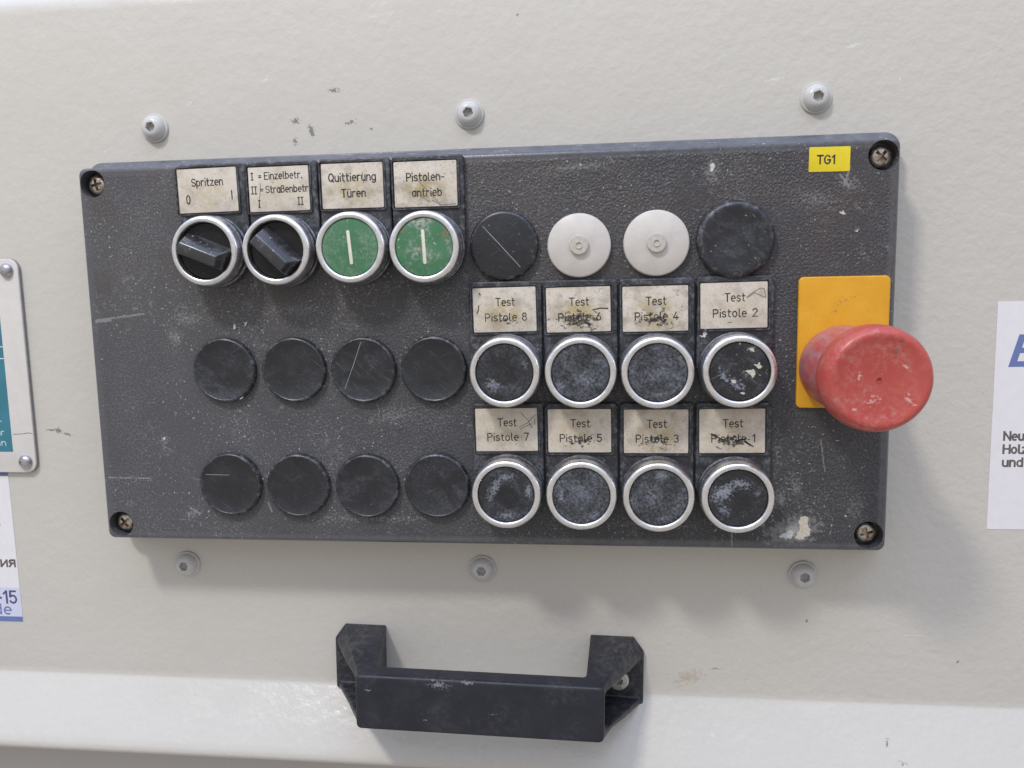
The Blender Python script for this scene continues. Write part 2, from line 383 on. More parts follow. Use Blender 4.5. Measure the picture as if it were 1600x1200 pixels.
CAPS = {                                                     # what has settled on each button: haze, then smears (x, y, rx, ry, turn, grain, lo, hi, reach, strength)
 '8': (.10, [(-4.5, -5, 5.5, 3.5, -30, 1.0, .26, .52, .34, .75), (8, 3, 2.5, 5, 20, 1.0, .32, .56, .34, .45)]),
 '6': (.27, [(1, -2.5, 8, 4.5, 20, 1.0, .30, .60, .3, .45), (-8, -5, 2.5, 5, 30, 1.0, .3, .52, .3, .45)]),
 '4': (.30, [(-1, -1, 8, 6, 20, 1.0, .28, .60, .3, .40), (0, -8.5, 7, 2.5, 0, 1.0, .3, .56, .3, .35)]),
 '2': (.08, [(-6, -1.5, 3, 6, 20, 1.0, .30, .52, .34, .75), (-1, -5, 7, 4, -20, 1.0, .33, .52, .34, .75), (3, -1, 4, 3, 20, 1.0, .34, .52, .34, .6), (4, 8.5, 3, 2, 0, 1.0, .3, .5, .34, .7)]),
 '7': (.12, [(-5, 2, 3, 8, -25, 1.0, .26, .50, .34, .65), (0, 7, 8, 3, 8, 1.0, .28, .52, .34, .55), (9, 1.5, 1.8, 3.5, 0, 1.0, .2, .46, .34, .75), (0, -8.5, 7, 2.5, 0, 1.0, .28, .52, .34, .6)]),
 '5': (.29, [(0, 0, 9, 7, 0, 1.0, .30, .60, .3, .30), (-8, 0, 1.6, 4.5, 8, 1.0, .22, .48, .34, .55), (5, -8, 6, 2.5, 20, 1.0, .3, .54, .34, .45)]),
 '3': (.27, [(-2, 0, 6, 8, 10, 1.0, .30, .60, .3, .42), (1, 8.5, 4, 2.5, 0, 1.0, .24, .50, .34, .5), (2, -8.5, 5, 2.5, 0, 1.0, .3, .54, .34, .4)]),
 '1': (.10, [(-5.5, 2, 6, 4, 35, 1.0, .18, .46, .34, .95), (1, 5.5, 6, 2.5, -8, 1.0, .22, .48, .34, .8), (-5, -5, 6, 2.5, -35, 1.0, .28, .50, .34, .6), (7.5, 2, 3, 2, 30, 1.0, .3, .5, .34, .45)]),
}
def mat_cap(k_):
    return mat_black('black_button_plastic', (.012, .0125, .0145), (.27, .285, .32), .24, .6, CAPS[k_][0], CAPS[k_][1])

M = dict(
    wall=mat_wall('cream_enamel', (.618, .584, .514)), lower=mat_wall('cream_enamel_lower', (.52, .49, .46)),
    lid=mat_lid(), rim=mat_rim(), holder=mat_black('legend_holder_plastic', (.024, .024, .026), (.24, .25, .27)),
    plug=mat_black('plug_rubber', (.014, .0145, .017), (.11, .115, .13), rough=.36, spec=.65), 
    face=mat_black('switch_face_plastic', (.011, .0105, .011), (.17, .18, .21), .34, .35),
    knob=mat_black('black_knob_plastic', (.017, .0165, .017), (.17, .18, .21), .30, 1.0),
    green=mat_green(), chrome=mat_chrome(), collar=mat_dullmetal(), screw=mat_screw(), insert=mat_insert(), red=mat_red(),
    ink=mat_ink(), greymark=mat_plain('pen_scratch', (.11, .10, .09), .6),
    ivory=mat_plain('ivory_plastic', (.62, .575, .515), .42, .07, scale=.12), ivory_hub=mat_plain('ivory_hub_plastic', (.55, .50, .44), .45, .12, scale=.5),
    yellow=mat_yellow(), sticker=mat_plain('yellow_sticker_vinyl', (.80, .62, .020), .35, .04), bar=mat_plain('cream_bar_paint', (.72, .70, .55), .45, .08, scale=.4),
    bolt=mat_plain('grey_enamel_bolt', (.585, .57, .54), .30, .05, scale=.3), socket=mat_plain('socket_grey', (.44, .43, .40), .6, .2, scale=.6),  # socket floor a darker grey than the bolt head
    handle=mat_handle(), steel=mat_screw('clean_steel', (.62, .61, .58), (.50, .49, .46)), rivet=mat_screw('rivet_steel', (.55, .55, .57), (.34, .32, .33)),
    plate=mat_plain('painted_plate', (.70, .655, .60), .33, .03), plate_edge=mat_plain('plate_edge_metal', (.25, .25, .25), .4, .1),
    teal=mat_plain('teal_print', (.045, .205, .265), .32, .10, scale=.06), white_ink=mat_plain('white_print', (.72, .75, .76), .4),
    paper=mat_plain('white_paper', (.83, .795, .79), .55, .02), lav=mat_plain('lavender_print', (.66, .67, .79), .5, .02),
    blue=mat_plain('blue_print', (.150, .200, .42), .5, .03), navy=mat_plain('navy_print', (.085, .085, .20), .5), grey_ink=mat_plain('grey_print', (.135, .115, .11), .5), rust=mat_plain('rust_spot', (.16, .07, .05), .6),
)

# ------------------------------------------------------------------ mesh helpers
class MB:
    def __init__(s): s.v = []; s.f = []
    def stack(s, rings, cap0=True, cap1=True):
        """rings: equal-length closed loops of (x,y,z), counter-clockwise seen from +z, from low to high"""
        n = len(rings[0]); o = len(s.v)
        for r in rings: s.v += r
        for i in range(len(rings)-1):
            for j in range(n):
                a, b = o+i*n+j, o+i*n+(j+1) % n
                s.f.append((a, b, b+n, a+n))
        if cap0: s.f.append(tuple(o+j for j in reversed(range(n))))
        if cap1: s.f.append(tuple(o+(len(rings)-1)*n+j for j in range(n)))
        return s
    def lathe(s, prof, n=64, cx=0, cy=0):
        """prof: (r,z) from the outside base up and in; a last r of 0 closes with a fan"""
        o = len(s.v); rows = []
        for r, z in prof:
            if r < 1e-6: rows.append([len(s.v)]); s.v.append((cx, cy, z))
            else:
                rows.append(list(range(len(s.v), len(s.v)+n)))
                s.v += [(cx+r*math.cos(2*math.pi*j/n), cy+r*math.sin(2*math.pi*j/n), z) for j in range(n)]
        for a, b in zip(rows, rows[1:]):
            for j in range(n):
                q = (j+1) % n
                if len(b) == 1: s.f.append((a[j], a[q], b[0]))
                elif len(a) == 1: s.f.append((a[0], b[q], b[j]))
                else: s.f.append((a[j], a[q], b[q], b[j]))
        return s
    def hexa(s, lo, hi):
        """lo, hi: four (x,y,z) each, counter-clockwise from the front"""
        return s.stack([list(lo), list(hi)])
    def box(s, x0, x1, y0, y1, z0, z1):
        return s.stack([[(x0, y0, z), (x1, y0, z), (x1, y1, z), (x0, y1, z)] for z in (z0, z1)])
    def stroke(s, pts, w, z, h):
        """a thin raised line of writing"""
        n = len(pts); o = len(s.v)
        closed = n > 2 and math.dist(pts[0], pts[-1]) < 1e-6
        if closed: pts = pts[:-1]; n -= 1
        def d(a, b):
            l = math.dist(a, b) or 1; return ((b[0]-a[0])/l, (b[1]-a[1])/l)
        for i, p in enumerate(pts):
            a = d(pts[i-1], p) if (i or closed) else None
            b = d(p, pts[(i+1) % n]) if (i < n-1 or closed) else None
            a = a or b; b = b or a
            nx, ny = -(a[1]+b[1]), a[0]+b[0]; l = math.hypot(nx, ny) or 1; nx, ny = nx/l, ny/l
            k = 1/max(.55, abs(nx*-a[1]+ny*a[0]))
            ex = 0
            if not closed and i == 0: ex = -w*.4
            if not closed and i == n-1: ex = w*.4
            px, py = p[0]+a[0]*ex, p[1]+a[1]*ex
            for q, zz in ((-w/2, z), (-w*.36, z+h), (w*.36, z+h), (w/2, z)):
                s.v.append((px+nx*q*k, py+ny*q*k, zz))
        for i in range(n if closed else n-1):
            a, b = o+i*4, o+((i+1) % n)*4
            for j in range(3): s.f.append((a+j, b+j, b+j+1, a+j+1))
        if not closed:
            s.f.append((o, o+1, o+2, o+3)); e_ = o+(n-1)*4; s.f.append((e_+3, e_+2, e_+1, e_))
        return s
    def mesh(s, name):
        me = bpy.data.meshes.new(name)
        me.from_pydata([tuple(W(*p)) for p in s.v], [], s.f); me.validate(); me.update()
        bm = bmesh.new(); bm.from_mesh(me); bmesh.ops.recalc_face_normals(bm, faces=bm.faces); bm.to_mesh(me); bm.free()
        return me
    def build(s, name, mat, parent=None, at=(0, 0, 0), rot=0.0, smooth=35, color=None):
        return obj(name, s.mesh(name), mat, parent, at, rot, smooth, color)

def obj(name, me, mat, parent=None, at=(0, 0, 0), rot=0.0, smooth=35, color=None):
    o = bpy.data.objects.new(name, me); COL.objects.link(o)
    if mat:
        me.materials.clear(); me.materials.append(mat)
    if smooth:
        for p in me.polygons: p.use_smooth = True
        me.set_sharp_from_angle(angle=math.radians(smooth))
    o.location = W(*at); o.rotation_euler = (0, -math.radians(rot), 0)
    if parent: o.parent = parent
    if color: o.color = tuple(color) if len(color) == 4 else (*color, 0)
    return o
def empty(name, at=(0, 0, 0), rot=0):
    o = bpy.data.objects.new(name, None); COL.objects.link(o); o.location = W(*at); o.rotation_euler = (0, -math.radians(rot), 0)
    o.empty_display_size = .01
    return o
def tag(o, label=None, cat=None, group=None, kind=None):
    for k_, v in (('label', label), ('category', cat), ('group', group), ('kind', kind)):
        if v: o[k_] = v
    return o
def evaluated(o):
    dg = bpy.context.evaluated_depsgraph_get(); dg.update()
    return bpy.data.meshes.new_from_object(o.evaluated_get(dg))
def drill(o, cutters):
    """cut the meshes in cutters out of o"""
    for c in cutters:
        co = bpy.data.objects.new('cutter', c); COL.objects.link(co); co.parent = o
        md = o.modifiers.new('cut', 'BOOLEAN'); md.operation = 'DIFFERENCE'; md.object = co; md.solver = 'EXACT'
        me = evaluated(o); o.modifiers.clear(); old = o.data; o.data = me; bpy.data.meshes.remove(old)
        bpy.data.objects.remove(co); bpy.data.meshes.remove(c)
    for p in o.data.polygons: p.use_smooth = True
    o.data.set_sharp_from_angle(angle=math.radians(35))
def rrect(w, h, r, inset, z, n=6, cx=0, cy=0):
    r = max(r-inset, .05); a, b = w/2-inset-r, h/2-inset-r; out = []
    for sx_, sy_, a0 in ((1, 1, 0), (-1, 1, 90), (-1, -1, 180), (1, -1, 270)):
        for i in range(n+1):
            t = math.radians(a0+90*i/n); out.append((cx+sx_*a+r*math.cos(t), cy+sy_*b+r*math.sin(t), z))
    return out
def plate(w, h, r, z0, z1, bev, cx=0, cy=0, n=6):
    rings = [rrect(w, h, r, 0, z0, n, cx, cy), rrect(w, h, r, 0, z1-bev, n, cx, cy)]
    for q in (.35, .7, 1.0):
        t = q*math.pi/2; rings.append(rrect(w, h, r, bev*(1-math.cos(t)), z1-bev+bev*math.sin(t), n, cx, cy))
    return MB().stack(rings)
# ------------------------------------------------------------------ engraved lettering: single-stroke glyphs, cap height 1
def arc(cx, cy, rx, ry, a0, a1, n=9):
    return [(cx+rx*math.cos(math.radians(a0+(a1-a0)*i/n)), cy+ry*math.sin(math.radians(a0+(a1-a0)*i/n))) for i in range(n+1)]
BOWL = lambda cx, w: arc(cx, .35, w, .35, 0, 360, 16)
GL = {
 'S': (.46, [arc(.23, .75, .22, .25, 25, 270)+arc(.23, .25, .23, .25, 90, -155)[1:]]),
 'p': (.42, [[(0, .70), (0, -.28)], BOWL(.2, .2)]), 'b': (.42, [[(0, 1), (0, 0)], BOWL(.2, .2)]),
 'o': (.42, [BOWL(.2, .2)]), 'g': (.42, [BOWL(.2, .2), [(.4, .7), (.4, -.08)]+arc(.2, -.08, .2, .2, 0, -140)[1:]]),
 'a': (.42, [BOWL(.2, .2), [(.4, .7), (.4, 0)]]), 'r': (.30, [[(0, .7), (0, 0)], arc(.22, .42, .22, .28, 180, 70)]),
 'i': (.06, [[(.03, .62), (.03, 0)], [(.03, .97), (.03, 1.0)]]), 'l': (.14, [[(.02, 1), (.02, .14)]+arc(.14, .14, .12, .14, 180, 270, 4)[1:]]),
 't': (.30, [[(.10, .95), (.10, .16)]+arc(.24, .16, .14, .16, 180, 275, 5)[1:], [(0, .68), (.28, .68)]]),
 'z': (.38, [[(.02, .7), (.36, .7), (.0, 0), (.38, 0)]]), 'n': (.40, [[(0, .7), (0, 0)], [(0, .45)]+arc(.19, .45, .19, .25, 180, 0)+[(.38, 0)]]),
 'u': (.40, [[(0, .7), (0, .22)]+arc(.19, .22, .19, .22, 180, 360)[1:]+[(.38, .7)], [(.38, .3), (.38, 0)]]),
 'e': (.42, [[(.02, .37), (.40, .37)]+arc(.21, .35, .20, .35, 4, 300, 14)]), 's': (.36, [arc(.17, .53, .16, .17, 30, 270)+arc(.17, .18, .17, .18, 90, -150)[1:]]),
 'E': (.44, [[(.44, 1), (0, 1), (0, 0), (.44, 0)], [(0, .52), (.36, .52)]]), 'T': (.50, [[(0, 1), (.50, 1)], [(.25, 1), (.25, 0)]]),
 'P': (.46, [[(0, 0), (0, 1), (.24, 1)]+arc(.24, .73, .22, .27, 90, -90)+[(0, .46)]]),
 'Q': (.54, [arc(.26, .5, .26, .5, 0, 360, 18), [(.32, .2), (.54, -.06)]]),
 'ß': (.42, [[(0, 0), (0, .76)]+arc(.18, .76, .18, .24, 180, 0)[1:]+[(.34, .66), (.20, .56)]+arc(.19, .28, .22, .28, 80, -110)]),
 '0': (.46, [arc(.2, .5, .21, .5, 0, 360, 18)]), '|': (.06, [[(.03, 1), (.03, 0)]]),
 'I': (.26, [[(.13, 1), (.13, 0)], [(0, 1), (.26, 1)], [(0, 0), (.26, 0)]]), '=': (.34, [[(0, .62), (.34, .62)], [(0, .36), (.34, .36)]]),
 '.': (.06, [[(.03, 0), (.03, .05)]]), '-': (.30, [[(0, .42), (.28, .42)]]), ' ': (.26, []),
 '1': (.22, [[(0, .78), (.18, 1), (.18, 0)]]), '2': (.44, [arc(.21, .74, .20, .26, 165, -15)+[(.0, 0), (.44, 0)]]),
 '3': (.42, [arc(.19, .76, .18, .24, 150, -80)+arc(.19, .27, .21, .27, 80, -150)]), '4': (.46, [[(.26, 1), (0, .26), (.46, .26)], [(.32, .52), (.32, 0)]]),
 '5': (.42, [[(.38, 1), (.04, 1), (.02, .54)]+arc(.19, .32, .21, .32, 130, -150)]), '6': (.44, [[(.30, 1), (.05, .48)], arc(.21, .30, .21, .30, 0, 360, 14)]),
 '7': (.42, [[(0, 1), (.42, 1), (.14, 0)]]), '8': (.44, [arc(.21, .76, .18, .24, 0, 360, 14), arc(.21, .27, .21, .27, 0, 360, 14)]),
}
GL.update({
 'G': (.56, [arc(.27, .5, .27, .5, 40, 335, 16)+[(.53, .46), (.30, .46)]]), 'N': (.54, [[(0, 0), (0, 1), (.54, 0), (.54, 1)]]),
 'H': (.52, [[(0, 0), (0, 1)], [(.52, 0), (.52, 1)], [(0, .53), (.52, .53)]]), 'd': (.42, [BOWL(.2, .2), [(.4, 1), (.4, 0)]]),
 'm': (.62, [[(0, .7), (0, 0)], [(0, .48)]+arc(.15, .48, .15, .22, 180, 0)+[(.30, 0)], [(.30, .48)]+arc(.46, .48, .16, .22, 180, 0)+[(.62, 0)]]),
 'н': (.40, [[(0, 0), (0, .7)], [(.4, 0), (.4, .7)], [(0, .36), (.4, .36)]]), 'и': (.42, [[(0, .7), (0, 0), (.42, .7), (.42, 0)]]),
 'я': (.40, [[(.4, 0), (.4, .7), (.18, .7)]+arc(.18, .53, .16, .17, 90, 270)+[(.4, .36)], [(.2, .36), (0, 0)]]),
 'à': (.40, [arc(.2, .5, .18, .2, 165, 0, 6)+[(.38, 0)], arc(.19, .2, .19, .2, 0, 360, 12)]),
})
GL['ü'] = (.40, GL['u'][1]+[[(.07, .98), (.07, 1.01)], [(.31, .98), (.31, 1.01)]])
def write(mb, text, x0, x1, y, cap, w=.42, z=0.0, h=.05, jit=.03):
    gap = .17; tot = sum(GL[c][0] for c in text)+gap*(len(text)-1); k = (x1-x0)/max(tot, .01) if len(text) > 1 else cap
    cx = x0
    for c in text:
        dy, dx = random.uniform(-jit, jit), random.uniform(-jit, jit)
        for st in GL[c][1]:
            pts = [(cx+dx+px*k, y+dy+py*cap) for px, py in st]; run = [pts[0]]
            for i in range(1, len(pts)):                     # a sharp corner starts a new stroke
                run.append(pts[i])
                if i < len(pts)-1:
                    a, b, c_ = pts[i-1], pts[i], pts[i+1]
                    dot = (b[0]-a[0])*(c_[0]-b[0])+(b[1]-a[1])*(c_[1]-b[1])
                    if dot < .35*math.dist(a, b)*math.dist(b, c_):
                        mb.stroke(run, w*random.uniform(.9, 1.1), z, h*random.uniform(.85, 1.15)); run = [b]
            mb.stroke(run, w*random.uniform(.9, 1.1), z, h*random.uniform(.85, 1.15))
        cx += (GL[c][0]+gap)*k

# ------------------------------------------------------------------ the setting
ZW = -22.0                                                   # face of the painted sheet
xs = [-420+20*i for i in range(53)]
prof = [(118, -70), (118, -36), (117.5, -31), (116, -27), (113.6, -24), (110.6, -22.4), (107, ZW), (60, ZW), (0, ZW), (-60, ZW), (-120, ZW), (-170, ZW), (-196.5, ZW), (-199.0, ZW), (-199.7, -21.75), (-200.4, -21.2),
        (-206, -17.0), (-214, -10.95), (-221.6, -5.2), (-224.0, -3.7), (-226.0, -3.1), (-227.8, -3.6), (-229.0, -5.0), (-229.6, -8), (-229.6, -24), (-232.6, -40)]
b = MB(); n = len(xs)
for y, z in prof: b.v += [(x, y, z) for x in xs]
for i in range(len(prof)-1):
    for j in range(n-1):
        a = i*n+j; b.f.append((a, a+n, a+n+1, a+1))
wall = b.build('wall_panel', M['wall'], smooth=50); tag(wall, 'cream painted sheet metal panel with a bent lower lip', None, None, 'structure')
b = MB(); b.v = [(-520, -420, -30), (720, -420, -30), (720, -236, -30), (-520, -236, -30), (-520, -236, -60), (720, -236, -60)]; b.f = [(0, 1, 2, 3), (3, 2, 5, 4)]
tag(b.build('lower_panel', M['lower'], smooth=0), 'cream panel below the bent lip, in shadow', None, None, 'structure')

# ------------------------------------------------------------------ control box
box = tag(empty('control_box', (104.6, -43.6, ZW)), 'dark grey plastic control box with rows of push buttons and a red mushroom button', 'control panel')
BX, BY = 104.6, -43.6
def at(x, y, z=0): return (x-BX, y-BY, z-ZW)                # position inside the box
LW, LH = 330.4, 160.4
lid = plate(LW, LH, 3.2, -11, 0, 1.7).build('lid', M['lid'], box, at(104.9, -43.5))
SCREWS = [(-53.9, 30.1), (263.9, 30.2), (-53.4, -117.0), (263.4, -117.0)]
drill(lid, [MB().lathe([(0, -7), (5.6, -7), (5.6, 3), (0, 3)], 40, x-104.9, y+43.5).mesh('hole') for x, y in SCREWS])
# flanged base behind the lid, its edge sloping up to the lid
rings = [rrect(340.6, 169.8, 6, 0, ZW+.05), rrect(340.6, 169.8, 6, 0, -16.2), rrect(340.6, 169.8, 6, .25, -15.4), rrect(340.6, 169.8, 6, 1.0, -14.3), rrect(340.6, 169.8, 6, 4.4, -11.5), rrect(340.6, 169.8, 6, 5.0, -11.15), rrect(340.6, 169.8, 6, 6.5, -11.1)]
MB().stack(rings).build('base', M['rim'], box, at(104.9, -43.7))

def screw(x, y, ang, label):
    s_ = MB().lathe([(4.1, -7), (4.1, -4.3), (3.85, -3.4), (3.2, -2.8), (2.0, -2.45), (0, -2.3)], 40).build('screw', M['screw'], box, at(x, y), ang)
    cuts = [MB().hexa([(-w/2, -h/2, -5), (w/2, -h/2, -5), (w/2, h/2, -5), (-w/2, h/2, -5)], [(-w*.5-.1, -h*.5-.1, -1.5), (w*.5+.1, -h*.5-.1, -1.5), (w*.5+.1, h*.5+.1, -1.5), (-w*.5-.1, h*.5+.1, -1.5)]).mesh('c') for w, h in ((4.9, 1.05), (1.05, 4.9))]
    drill(s_, cuts); s_['label'] = label
screw(*SCREWS[0], 12, 'tarnished cross-head screw in the upper left corner of the box')
screw(*SCREWS[1], 48, 'tarnished cross-head screw in the upper right corner of the box')
screw(*SCREWS[2], 38, 'tarnished cross-head screw in the lower left corner of the box')
screw(*SCREWS[3], 16, 'tarnished cross-head screw in the lower right corner of the box')

# legend plates
def test_label(n):
    return [('Test', -3.4, 4.2, 1.6, 3.0), ('Pistole '+n, -7.8, 8.9, -4.4, 2.95)]
LEG = [
 (-1.9, 25.5, .9, (0, 36.3), [('Spritzen', -6.6, 6.7, 1.9, 2.9), ('0', -9.3, 0, -5.1, 3.4), ('|', 10.2, 0, -3.9, 3.3)], (0, .42), []),
 (28.5, 25.1, .4, (30, 36.3), [('I', -11.4, 0, 3.9, 2.7), ('=', -8.2, 0, 3.9, 2.6), ('Einzelbetr.', -5.8, 9.9, 4.0, 2.7), ('II', -11.6, -9.5, -1.6, 2.8), ('=', -7.7, 0, -1.5, 2.6), ('Straßenbetr', -5.5, 12.2, -1.4, 2.7), ('I', -9.0, 0, -7.1, 2.7), ('II', 7.7, 9.9, -6.6, 2.9)], (0, .30),
  [[(-7.6, 2.5), (-7.9, -2.0), (-8.8, -6.5)]]),
 (59.2, 25.35, .1, (60.1, 36.3), [('Quittierung', -9.6, 9.7, 1.9, 3.0), ('Türen', -4.5, 5.3, -4.4, 3.0)], (0, .75), [[(4.4, 5.4), (4.9, 1.2)]]),
 (89.1, 25.05, .2, (89.9, 36.3), [('Pistolen-', -7.5, 7.6, 1.3, 3.0), ('antrieb', -5.4, 6.4, -4.7, 2.95)], (0, 1.0), [[(-3.3, 1.6), (1.0, -3.2), (5.7, -8.2)], [(5.7, -8.2), (12.2, -8.0)], [(-1.5, -5.0), (1.5, -7.0)], [(2.6, -6.5), (5.6, -8.0)]]),
 (119.7, -25.25, .8, (120, -13.9), test_label('8'), (.48, .85), [[(-10.3, 2.0), (-10.7, 0.4), (-11.2, -1.1)], [(-9.8, 6.7), (-9.7, 6.1)]]),
 (149.2, -25.65, .8, (150, -13.9), test_label('6'), (.98, .9), [[(6.0, -.2), (8.5, .5), (11.6, .0)]]),
 (179.3, -25.8, .5, (180, -13.9), test_label('4'), (.72, 1.0), []),
 (209.4, -25.0, .7, (210, -13.5), test_label('2'), (.0, .35), [[(4.7, 3.3), (7.5, 4.9), (10.1, 6.5), (11.2, 6.0), (12.1, 2.8)], [(12.1, 2.8), (8.0, 4.6), (4.9, 2.7)], [(-2.5, -6.3), (-.8, -6.5)]]),
 (119.5, -74.1, .6, (120, -63.3), test_label('7'), (.22, .45), [[(5.4, .8), (8.6, 2.6), (11.9, 5.9)], [(6.3, 6.9), (8.6, 4.0), (10.6, .8)], [(5.6, .4), (8.2, 1.6), (10.4, 2.6)], [(11.6, 4.5), (11.8, 2.3)]]),
 (149.2, -74.5, .25, (150, -63.3), test_label('5'), (.52, .55), [[(4.7, -1.3), (4.8, -2.0)], [(5.5, -1.3), (5.6, -2.0)]]),
 (179.7, -74.7, .1, (180, -63.3), test_label('3'), (.60, .70), []),
 (209.4, -74.5, .6, (210, -63.3), test_label('1'), (.66, .30), [[(-8.2, -1.1), (-6.9, -1.7), (-5.9, -2.0), (-4.6, -3.1), (-3.4, -3.4), (-1.9, -3.0), (-.6, -2.7), (.8, -3.5), (2.1, -3.9), (3.4, -3.3), (4.6, -3.5), (6.3, -4.9), (8.3, -6.4)],
   [(-8.0, -1.2), (-6.2, -2.5)], [(1.5, -4.2), (5.2, -3.0)], [(5.0, -4.2), (7.3, -5.6)]]),
]
LNAME = ['Spritzen', 'Einzelbetr. and Straßenbetr', 'Quittierung Türen', 'Pistolen-antrieb', 'Test Pistole 8', 'Test Pistole 6, much of it rubbed', 'Test Pistole 4', 'Test Pistole 2', 'Test Pistole 7', 'Test Pistole 5', 'Test Pistole 3', 'Test Pistole 1']
for (x, y, rot, (hx, top), lines, wear, marks), nm in zip(LEG, LNAME):
    row = 0.0 if top > 0 else (-49.3 if top > -40 else -98.6)
    bot = row-1.0; hh = top-bot; w = 29.3
    h = plate(w, hh, 1.6, .02, 2.3, .7, 0, 0).build('legend_plate', M['holder'], box, at(hx, (top+bot)/2), 0, color=(random.uniform(.5, .9), random.uniform(.2, .6), .5))
    h['label'] = 'black legend plate reading '+nm
    hy = (top+bot)/2
    # raised lip round the card
    lip = MB(); iw, ih, t = 26.4, 18.6, .5
    lo, li = rrect(iw+2*t, ih+2*t, 1.0, 0, 2.25, 4), rrect(iw, ih, .6, 0, 2.25, 4)
    nn = len(lo); lip.v = lo+[(p[0], p[1], 2.95) for p in lo]+[(p[0], p[1], 2.95) for p in li]+li
    for q in range(3):
        for j in range(nn): lip.f.append((q*nn+j, q*nn+(j+1) % nn, (q+1)*nn+(j+1) % nn, (q+1)*nn+j))
    lip.build('lip', M['holder'], h, (x-hx, y-hy, 0), rot, smooth=30, color=(.8, .5, .5))
    plate(25.4, 17.75, .5, 2.25, 2.7, .12).build('legend_card', M['insert'], h, (x-hx, y-hy, 0), rot, color=(wear[0], wear[1], random.random()))
    t = MB()
    for tx in lines: write(t, tx[0], tx[1], tx[2], tx[3], tx[4], .50 if len(lines) < 5 and top > 0 else .44)
    t.build('lettering', M['ink'], h, (x-hx, y-hy, 2.705), rot, smooth=0)
    if marks:
        t = MB()
        heavy = nm.endswith('1') or nm.endswith('8') or 'rubbed' in nm
        for q in marks: t.stroke([(a+random.uniform(-.22, .22), c+random.uniform(-.22, .22)) for a, c in q], .52 if heavy else .22, 0, .06)
        t.build('ink_mark', M['ink' if heavy else 'greymark'], h, (x-hx, y-hy, 2.71), rot, smooth=0)

# bezels, buttons and selector switches
BEZEL = [(14.5, .05), (14.5, 4.4), (14.0, 5.0), (14.0, 6.4), (14.35, 6.8), (14.35, 8.4), (13.95, 9.0), (13.95, 12.0), (13.85, 12.9), (13.6, 13.5), (13.2, 13.85), (12.7, 14.0), (12.2, 14.0), (11.75, 13.9), (11.45, 13.6), (11.32, 13.0), (11.32, 9.5)]
def bezel(name, x, y, label):
    o = MB().lathe([p for p in BEZEL if p[1] >= 8.9], 96).build(name, M['chrome'], box, at(x, y), random.uniform(0, 360), smooth=50)
    MB().lathe([p for p in BEZEL if p[1] <= 9.0], 96).build('collar', M['collar'], o, (0, 0, 0), 0, smooth=30)
    o['label'] = label
    return o
def button(x, y, kind, wear, label, bar=0.0):
    o = bezel('push_button', x, y, label); base = o.rotation_euler.y; o.rotation_euler.y = 0
    if kind == 'green':
        MB().lathe([(11.22, 9.6), (11.22, 12.95), (11.05, 13.2), (10.6, 13.3), (0, 13.35)], 80).build('button_cap', M['green'], o, smooth=40, color=wear)
        plate(1.35, 13.4, .66, 13.2, 13.5, .1, n=5).build('mark', M['bar'], o, (0, 0, 0), bar)
    else:
        MB().lathe([(11.22, 9.6), (11.22, 12.8), (11.0, 13.1), (10.5, 13.15), (8.5, 12.95), (5, 12.75), (0, 12.65)], 80).build('button_cap', mat_cap(kind), o, smooth=40, color=wear)
    return o
button(60.4, .4, 'green', (.5, .5, .1), 'cleaner green push button with a cream bar, under the Quittierung Türen plate', 4.5)
button(90.0, -.1, 'green', (1.5, 1.2, 1.1), 'green push button spotted with paint, under the Pistolen-antrieb plate', 2.5)
WEAR = [(.45, .25, .4, .5), (.75, .0, .3, 0), (.75, .1, .3, 0), (.4, 1.0, .9, 0), (.5, .15, .4, 1), (.75, .0, .3, 0), (.75, .1, .3, 0), (.4, .15, .6, .6)]
POS = [(120.4, -49.4), (150.1, -49.7), (179.6, -49.9), (210.3, -49.7), (120.1, -98.4), (150.0, -98.6), (180.1, -98.9), (210.3, -98.9)]
for (x, y), wr, nm in zip(POS, WEAR, ('8', '6', '4', '2', '7', '5', '3', '1')):
    extra = {'2': ', flecked with cream paint', '7': ', with a clean patch rubbed in its dust', '1': ', scratched'}.get(nm, ', dusty')
    button(x, y, nm, wr, 'black push button in a chrome ring under the Test Pistole %s plate%s' % (nm, extra))
def selector(x, y, ang, label):
    o = bezel('selector_switch', x, y, label); o.rotation_euler.y = 0
    MB().lathe([(11.2, 6.0), (11.2, 10.6), (10.9, 11.0), (0, 11.0)], 80).build('switch_face', M['face'], o, smooth=40, color=(.06, .3, .4))
    k_ = MB(); L0, L1 = 11.0, 8.6
    lo = [(-10.0, -4.7, 10.6), (10.2, -4.7, 10.6), (10.2, 5.6, 10.6), (-10.0, 5.6, 10.6)]
    md = [(-9.8, -4.4, 12.2), (10.0, -4.4, 12.2), (10.0, 5.2, 12.2), (-9.8, 5.2, 12.2)]
    hi = [(-8.4, -2.9, 19.4), (8.0, -2.9, 19.4), (8.0, 1.4, 19.4), (-8.4, 1.4, 19.4)]
    kn = k_.stack([lo, md, hi]).build('knob', M['knob'], o, (0, -.9, 0), ang, smooth=40, color=(.55, .9, .9))
    md_ = kn.modifiers.new('round', 'BEVEL'); md_.width = .0007; md_.segments = 3; md_.limit_method = 'ANGLE'
    me = evaluated(kn); kn.modifiers.clear(); kn.data = me
    for p in me.polygons: p.use_smooth = True
    me.set_sharp_from_angle(angle=math.radians(50))
selector(.3, .5, -22, 'black rotary selector switch under the Spritzen plate, knob turned nearly level')
selector(30.1, .2, -44, 'black rotary selector switch under the Einzelbetr. plate, knob turned diagonal')

